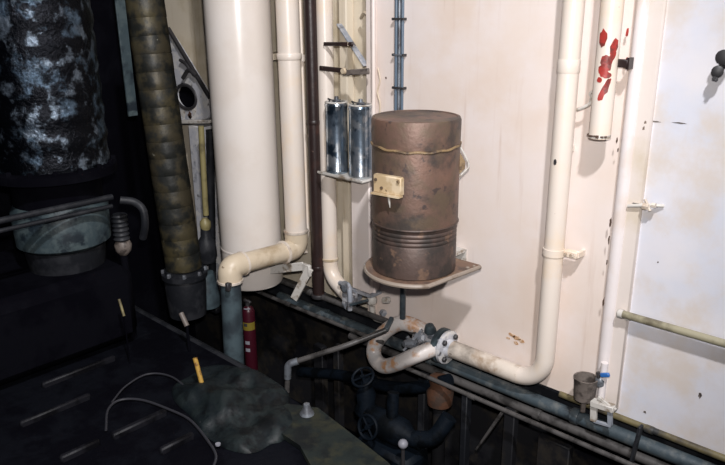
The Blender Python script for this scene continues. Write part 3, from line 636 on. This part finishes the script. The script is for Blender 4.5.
# bilge machinery
def handwheel(par, c, r, m, d=(0, -1, .3)):
    d = V(d).normalized(); u = d.orthogonal().normalized(); v = d.cross(u); c = V(c)
    mb = M().tube([c+(u*math.cos(a)+v*math.sin(a))*r for a in [2*PI*k/20 for k in range(21)]], r*.13, 8)
    for k in range(4): a = k*PI/2; mb.tube([c, c+(u*math.cos(a)+v*math.sin(a))*r], r*.09, 6)
    mb.lathe(c-d*.01, [(0, r*.22), (.02, r*.2)], d, 10); return build('handwheel', mb, m, par)
pm = thing('bilge_pump', 'dark blue pump body lying in the bilge under the U-bend', 'pump', W(400, 425, -.3))
c = W(392, 428, -.32)
build('body', M().lathe(c+V((-.14, 0, 0)), [(0, .04), (.02, .06), (.12, .065), (.2, .06), (.24, .035), (.3, .03)], (1, 0, 0), 24), 'bilgeblue', pm)
build('column', M().tube([c+V((0, 0, .05)), c+V((-.01, .02, .16))], .026, 14), 'bilgeblue', pm)
build('outlet', M().tube(bez([c+V((.12, 0, 0)), c+V((.2, .03, .03)), c+V((.24, .08, .12))]), .035, 14), 'bilgeblue', pm)
build('foot', M().box(c+V((0, 0, -.22)), (.3, .16, .3), bev=.02), 'bilgeblue', pm)
handwheel(pm, c+V((-.04, -.11, .04)), .05, 'bilgeblue')
kn = W(403, 444, -.42); kt = thing('pale_knob', 'round pale plastic knob shining in the dark bilge', 'knob', kn)
build('ball', M().lathe(kn-V((0, 0, .02)), [(0, .004), (.004, .013), (.012, .019), (.02, .021), (.028, .019), (.036, .013), (.04, .003)], n=16), 'labelwhite', kt)
build('stem', M().tube([kn-V((0, 0, .01)), (kn.x-.01, kn.y+.02, -.83)], .008, 8), 'clip', kt)
ru = thing('rusty_strainer', 'orange-rusted strainer casting in the bilge below the flanged valve', 'strainer', W(440, 405, -.1))
cr = W(440, 395, -.10)
build('body', M().lathe(cr-V((0, 0, .06)), [(0, .03), (.02, .055), (.08, .06), (.11, .045), (.13, .05), (.145, .05), (.15, .02)], n=20), 'orange', ru)
build('stand', M().tube([cr-V((0, 0, .05)), (cr.x, -.10, -.83)], .03, 12), 'hull', ru)
vb = thing('bilge_valve', 'dark blue valve with handwheel standing in the bilge left of the orange strainer', 'valve', W(368, 400, -.2))
c = W(366, 395, -.26)
build('body', M().lathe(c-V((0, 0, .09)), [(0, .05), (.02, .055), (.05, .04), (.10, .045), (.14, .025), (.18, .02)], n=20), 'bilgeblue', vb)
build('stand', M().tube([c-V((0, 0, .08)), (c.x, c.y, -.83)], .035, 12), 'bilgeblue', vb)
handwheel(vb, c+V((0, -.02, .10)), .05, 'bilgeblue', (0, -.6, 1))
dpipe = thing('bilge_line', 'dark blue bilge pipe snaking from the pump towards the left', 'pipe', W(350, 400, -.25))
build('pipe', M().tube(bez([W(300, 372, -.10), W(340, 375, -.10), W(370, 383, -.12), W(410, 388, -.12), W(450, 380, -.10)]), .028, 12), 'bilgeblue', dpipe)
build('joint', M().lathe(W(370, 383, -.12), [(-.012, .042), (.012, .042)], (1, 0, -.1), 14), 'bilgeblue', dpipe)

# red cylinder (extinguisher) under the tank
Ye = -.36; re_ = rad(W(249, 330, Ye), 12.5); ex = W(249.5, 330, Ye).x; ezt = W(249, 306, Ye).z; ezb = W(249, 395, Ye).z
ext = thing('fire_extinguisher', 'dark red fire extinguisher standing in the shadow under the white tank', 'extinguisher', (ex, Ye, ezb))
build('cylinder', M().lathe((ex, Ye, ezb), [(0, re_*.9), (.01, re_), (ezt-ezb-.03, re_), (ezt-ezb-.012, re_*.8), (ezt-ezb, re_*.4)], n=24), 'red', ext)
build('valve_head', M().lathe((ex, Ye, ezt-.002), [(0, .012), (.02, .012), (.03, .008)], n=10).box((ex+.01, Ye-.01, ezt+.03), (.05, .014, .01), bev=.002), 'clip', ext)
def wrap(a0, a1, z0_, z1_, r, n=8):
    vs = []
    for k in range(n+1):
        a = a0+(a1-a0)*k/n; vs += [(ex+math.cos(a)*r, Ye+math.sin(a)*r, z0_), (ex+math.cos(a)*r, Ye+math.sin(a)*r, z1_)]
    return M().add(vs, [(2*k, 2*k+2, 2*k+3, 2*k+1) for k in range(n)])
ve = math.atan2(CAM.y-Ye, CAM.x-ex)
zl_ = W(248, 327, Ye-.03).z
lb = build('label_plate', wrap(ve-1.2, ve+1.0, zl_-.026, zl_+.016, re_+.001), 'labelyellow', ext)
build('pictogram', wrap(ve-.9, ve-.3, zl_-.004, zl_+.012, re_+.0018), 'clip', lb)
for y_ in (343, 350): zq = W(247, y_, Ye-.03).z; build('notice_patch', wrap(ve-.85, ve-.1, zq-.009, zq+.009, re_+.001), 'labelwhite', ext)
for y_ in (310,): zq = W(247, y_, Ye-.03).z; build('notice_patch', wrap(ve-.7, ve+.3, zq-.003, zq+.003, re_+.001), 'labelwhite', ext)
tag(build('bilge_ledge', M().box((-2.6, -.40, ezb-.02), (.9, .3, .04), bev=.005).box((-2.9, -.4, (ezb-.04-.83)/2), (.05, .25, .83+ezb-.03)).box((-2.3, -.4, (ezb-.04-.83)/2), (.05, .25, .83+ezb-.03)), 'hull'), 'dark steel ledge in the bilge holding the red extinguisher', 'ledge')

# ------------------------------------------------------------------ triangular gusset, behind the wrapped pipe
Yg = -.02
gst = thing('gusset_plate', 'grey-white triangular gusset plate with a round hole left of the tank', 'gusset', W(190, 120, Yg))
tri = [W(163, 25, Yg), W(171, 33, Yg), W(207, 92, Yg), W(211, 103, Yg), W(209, 118, Yg), W(190, 124, Yg), W(166, 124, Yg)]
hc_ = W(186, 97, Yg); hr_ = rad(hc_, 24)
# resample outline around the hole
def radial(poly, c, n):
    out = []
    for k in range(n):
        a = 2*PI*k/n; d = V((math.cos(a), 0, math.sin(a))); best = None
        for i in range(len(poly)):
            p, q = poly[i], poly[(i+1) % len(poly)]; e = q-p
            den = d.x*e.z-d.z*e.x
            if abs(den) < 1e-9: continue
            t = ((p.x-c.x)*e.z-(p.z-c.z)*e.x)/den; s = ((p.x-c.x)*d.z-(p.z-c.z)*d.x)/den
            if t > 0 and -1e-6 <= s <= 1+1e-6: best = t if best is None else max(best, t)
        out.append(c+d*best)
    return out
n = 40; hole = [hc_+V((math.cos(2*PI*k/n)*hr_*1.5, 0, math.sin(2*PI*k/n)*hr_)) for k in range(n)]
outl = radial(tri, hc_, n)
build('plate', M().ringplate(outl, hole, (0, .02, 0)), 'pale', gst)
build('hole_lining', M().tube([p+V((0, 0, 0)) for p in hole+[hole[0]]], .010, 8), 'clip', gst)
build('hole_back', M().prism([p+V((0, .022, 0)) for p in hole], (0, .006, 0)), 'soot', gst)
build('edge_strip', bar(W(168, 28, Yg-.01), W(210, 98, Yg-.01), .02, .014), 'clip', gst)
build('bottom_flange', bar(W(166, 122, Yg-.03), W(214, 121, Yg-.03), .07, .018, .003), 'dirtywhite', gst)
for k, (px, py) in enumerate([(183, 113), (190, 115), (194, 111), (178, 118), (190, 117)]): build('rust_patch', M().prism(blob(W(px, py, Yg-.001), (1, 0, 0), (0, 0, 1), .025-.003*k, k), (0, -.002, 0)), 'orange' if k == 1 else 'yellow' if k % 2 else 'dirtywhite', gst)
build('stay', M().tube(bez([W(183, 78, Yg-.02), W(189, 70, Yg-.02), W(196, 76, Yg-.02)]), .012, 8), 'clip', gst)
build('stay', M().tube(bez([W(180, 60, Yg-.02), W(186, 64, Yg-.02), W(191, 72, Yg-.02)]), .009, 8), 'clip', gst)
# locker and pipes below gusset
c0, c1 = W(184, 126, -.12), W(200, 126, -.12)
lk = thing('grey_column', 'blue-grey square column under the gusset plate', 'column', W(190, 250, -.06))
zlo = W(190, 300, -.08).z
build('shaft', M().box(((c0.x+c1.x)/2-.03, -.03, (c0.z+zlo)/2), (.14, .10, c0.z-zlo), bev=.006), 'pale', lk)
build('foot', M().box(((c0.x+c1.x)/2-.03, -.03, zlo+.02), (.18, .14, .04), bev=.006), 'darkgrey', lk)
tag(build('olive_slim_pipe', M().tube([W(201, 126, -.16), W(206, 215, -.16)], .016, 12), 'oliveply'), 'slim olive-cream pipe between the grey column and the white tank', 'pipe')
tag(build('dark_side_pipe', M().tube([W(210, 130, -.12), W(213, 300, -.12)], .022, 12), 'darkgrey'), 'dark pipe hugging the left side of the white tank', 'pipe')
vm = thing('dark_valve', 'dark valve body with dull ochre cap at the foot of the slim olive pipe', 'valve', W(208, 240, -.17))
build('body', M().lathe(W(208, 262, -.20), [(0, .04), (.04, .055), (.12, .05), (.15, .03), (.2, .026)], n=18), 'darkgrey', vm)
build('cap', M().lathe(W(206, 232, -.20), [(0, .016), (.03, .03), (.06, .03), (.08, .012)], n=14), 'oliveply', vm)
build('lower_body', M().lathe(W(208, 305, -.22), [(0, .07), (.05, .075), (.12, .06), (.2, .045)], n=18), 'greypaint', vm)

# ------------------------------------------------------------------ wrapped olive pipe
Yw = -.42
pt, pb2 = W(142.5, -12, Yw), W(184, 268, Yw); axd = (pt-pb2).normalized(); rw = rad((pt+pb2)/2, 37); Lw = (pt-pb2).length
wpn = thing('wrapped_exhaust_pipe', 'olive-brown pipe wrapped in bands of tape, left of the white tank', 'pipe', pb2)
build('core', M().tube([pb2, pb2+axd*(Lw+.5)], rw*.95, 24), 'soot', wpn)
nb = 22; hb_ = (Lw+.45)/nb
lean = V((.07, 0, 0))
for k in range(nb):
    jx = random.uniform(-.015, .015); ax2 = (axd+V((jx, random.uniform(-.015, .015), 0))).normalized()
    build('wrap_band', M().lathe(pb2+axd*hb_*k, [(-.003, rw*.97), (.003, rw*1.012), (hb_*.5, rw*1.006), (hb_-.0012, rw*1.003), (hb_, rw*.965)], ax2, 36, caps=False), 'tape', wpn)
build('flange', M().lathe(pb2, [(-.05, rw*1.1), (-.045, rw*1.28), (-.02, rw*1.28), (-.016, rw*1.12), (0, rw*1.1)], (0, 0, 1), 32), 'darkgrey', wpn)
build('socket', M().lathe(pb2, [(-.26, rw*1.05), (-.20, rw*1.1), (-.07, rw*1.16), (-.05, rw*1.1)], (0, 0, 1), 28), 'darkgrey', wpn)
mm = M()
for k in range(8):
    a = k*PI/4+.2; bolt(mm, pb2+V((math.cos(a)*rw*1.17, math.sin(a)*rw*1.17, -.02)), (0, 0, 1), .011, .02)
build_each('bolt', mm, 'steel', wpn)
p = W(183, 323, Yw-.12)
tag(build('flat_strip', bar(W(119, -6, -.55), W(133, 116, -.55), .05, .010, .002), 'teal'), 'flat blue-grey strip hanging beside the wrapped pipe, left of it', 'strip')

# ------------------------------------------------------------------ dark machine at the left
Ym = -1.0; mc = W(56, 180, Ym); rm = rad(mc, 106)
eng = thing('engine_cylinder', 'black cylinder of the engine with bluish sheen painted into its coating, upper left', 'engine', (mc.x, Ym, -.1))
zj = W(64, 190, Ym-rm*.8).z
ztop = 2.4; prof = []; k = 0; h = 0
while h < ztop-zj: prof.append((h, rm+.004*math.sin(k*1.9)+(.003 if k % 4 == 0 else 0))); h += .03; k += 1
build('jacket', M().lathe((mc.x, Ym, zj), prof, n=48), 'foil', eng)
build('lower_flange', M().lathe((mc.x, Ym, zj), [(-.05, rm*1.02), (-.045, rm*1.12), (-.01, rm*1.12), (0, rm*1.0)], n=48), 'soot', eng)
z3 = W(64, 230, Ym-rm*.8).z; z4 = W(64, 275, Ym-rm*.8).z
build('casting', M().lathe((mc.x, Ym, z4), [(0, rm*.76), (.02, rm*.86), (z3-z4-.03, rm*.88), (z3-z4, rm*.80)], n=32), 'teal', eng)
build('neck', M().lathe((mc.x, Ym, z3-.01), [(0, rm*.8), (zj-z3, rm*.8)], n=32), 'soot', eng)
build('crankcase', M().box((mc.x-.1, Ym-.3, (z4-.17)/2), (.7, 1.0, z4-.03), bev=.05), 'soot', eng)
build('pedestal', M().lathe((mc.x, Ym, z4-.02), [(-.2, rm*.5), (-.08, rm*.7), (.02, rm*.75)], n=28), 'darkgrey', eng)
mm = M()
for k in range(16):
    a = k*PI/8; bolt(mm, (mc.x+math.cos(a)*rm*1.06, Ym+math.sin(a)*rm*1.06, zj-.01), (0, 0, 1), .012, .022)
build_each('bolt', mm, 'soot', eng)
# rails in front of the engine, running at right angles to the bulkhead
xr1 = mc.x+rm*1.05
for i, (px, py, r, m, lab) in enumerate([(112, 197, .014, 'darkgrey', 'dark handrail crossing in front of the engine casting, upper of two'), (112, 206, .010, 'darkgrey', 'thin dark rail just under the upper rail by the engine casting')]):
    a = W(px, py, xr1, 0)
    tag(build('machine_rail', M().tube([a, (xr1, a.y-.9, a.z)], r, 10), m), lab, 'rail', 'rails by the engine casting')
cj = thing('curved_hose', 'glossy dark curved pipe with a ribbed joint right of the engine casting', 'hose', W(140, 230, -.72))
build('bend', M().tube(bez([W(120, 200, -.85), W(134, 202, -.8), W(143, 210, -.78), W(145, 225, -.78), W(143, 238, -.78)]), .017, 12), 'darkgrey', cj)
hc2 = W(122, 240, -.8)
pr = []
for k in range(6): pr += [(k*.022, .032), (k*.022+.008, .038), (k*.022+.016, .032)]
build('ribbed_joint', M().lathe(hc2, pr, (.0, 0, 1), 16), 'darkgrey', cj)
build('cap', M().lathe(hc2-V((0, 0, .07)), [(0, .02), (.02, .036), (.05, .04), (.07, .03)], (.1, 0, 1), 14), 'cup', cj)
build('stalk', M().tube([hc2-V((0, 0, .06)), hc2-V((0, 0, .5))], .018, 10), 'soot', cj)

# yellow levers among the dark plant
def lever(a, b, y, r, m, label, base=-.1):
    p, q = W(*a, y), W(*b, y); t = thing('yellow_lever', label, 'lever', (q.x, q.y, base), 'levers in the dark plant')
    build('grip', M().tube([p, q], r, 10), m, t)
    build('stalk', M().tube([q, (q.x, q.y, base)], r*.6, 8), 'soot', t)
    if m != 'yellow': t['category'] = 'lever'
lever((195, 358), (203, 388), W(203, 393, -.1, 2).y, .010, 'yellow', 'orange-yellow lever grip standing out of the dark deck left of the grey pipe leg')
lever((119, 299), (124, 316), -.95, .006, 'oliveply', 'thin pale yellow lever tip left of the wrapped pipe foot')
lever((181, 313), (187, 326), -.70, .012, 'cup', 'short pale tan stub at the foot of the wrapped pipe')

# trailing cables on the deck
zf2 = -.085
def deckcable(pix, label, r, lift):
    pts = []
    for i, (x, y) in enumerate(pix):
        p = W(x, y, zf2, 2); p.z = zf2; pts.append(p)
    tag(build('trailing_cable', M().tube(bez(pts, 8), r, 8), 'hose'), label, 'cable', 'cables trailing on the deck')
deckcable([(112, 402), (126, 386), (148, 374), (172, 377), (195, 396), (208, 408), (207, 415), (200, 423)], 'upper of two grey cables looping over the dark deck', .004, .03)
deckcable([(106, 430), (108, 410), (120, 400), (142, 400), (168, 409), (190, 420), (208, 441), (216, 456), (212, 470)], 'lower grey cable curving over the dark deck to the bottom edge', .005, .03)
dk = thing('deck_fitting', 'small white-tipped stud at the corner of the dark deck near the bilge', 'stud', W(307, 414, -.08, 2))
q = W(307, 415, -.08, 2)
build('cone', M().lathe(q, [(0, .03), (.01, .028), (.03, .016), (.05, .012), (.052, .004)], n=14), 'steel', dk)
tag(build('small_washer', M().lathe(W(218, 445, -.08, 2), [(0, .010), (.006, .010)], n=10), 'labelwhite'), 'tiny pale washer lying on the dark deck by the lower cable', 'washer')

# crumpled rag heap on the corner of the deck by the bilge
from mathutils import noise as nz
def ragheap(name, cx, cy, sx, sy, ang, h, seed, m, label, n=46):
    vs, fs = [], []
    ca_, sa_ = math.cos(ang), math.sin(ang)
    for layer in (0, 1):
        for i in range(n+1):
            for j in range(n+1):
                u, v = i/n*2-1, j/n*2-1
                an = math.atan2(v, u); k = 1+.30*nz.noise((math.cos(an)*1.6+seed, math.sin(an)*1.6, 1)); rr = max(abs(u), abs(v)); q = math.hypot(u, v) or 1
                x, y = u*rr/q*k*sx, v*rr/q*k*sy
                f = max(0, 1-rr**3)
                z = -.098 if layer == 0 else -.096+f**.5*h*(.3+1.3*(.5+nz.noise((x*7+seed, y*7, 0)))-.6*abs(nz.noise((x*15, y*15, seed))))
                vs.append((cx+x*ca_-y*sa_, cy+x*sa_+y*ca_, z))
    N = (n+1)**2; ix = lambda i, j: i*(n+1)+j
    for i in range(n):
        for j in range(n):
            a, b, c, d = ix(i, j), ix(i+1, j), ix(i+1, j+1), ix(i, j+1)
            fs += [(N+a, N+b, N+c, N+d), (d, c, b, a)]
    rim = [ix(i, 0) for i in range(n)]+[ix(n, j) for j in range(n)]+[ix(i, n) for i in range(n, 0, -1)]+[ix(0, j) for j in range(n, 0, -1)]
    for k in range(len(rim)):
        a, b = rim[k], rim[(k+1) % len(rim)]; fs.append((a, b, N+b, N+a))
    tag(build(name, M().add(vs, fs), m, smooth=60), label, 'rag')
MT['rag'] = mat('damp_dark_rag', (.0045, .008, .010), .55, spec=.3, var=[(.002, .003, .004), (.010, .015, .016)], vs=9, bump=.6, bscale=40)
p = W(252, 402, -.1, 2)
ragheap('crumpled_rag', p.x-.05, p.y-.05, .36, .19, math.radians(-12), .045, 3.3, 'rag', 'crumpled dark blue-green rag lying on the deck corner by the grey pipe leg')
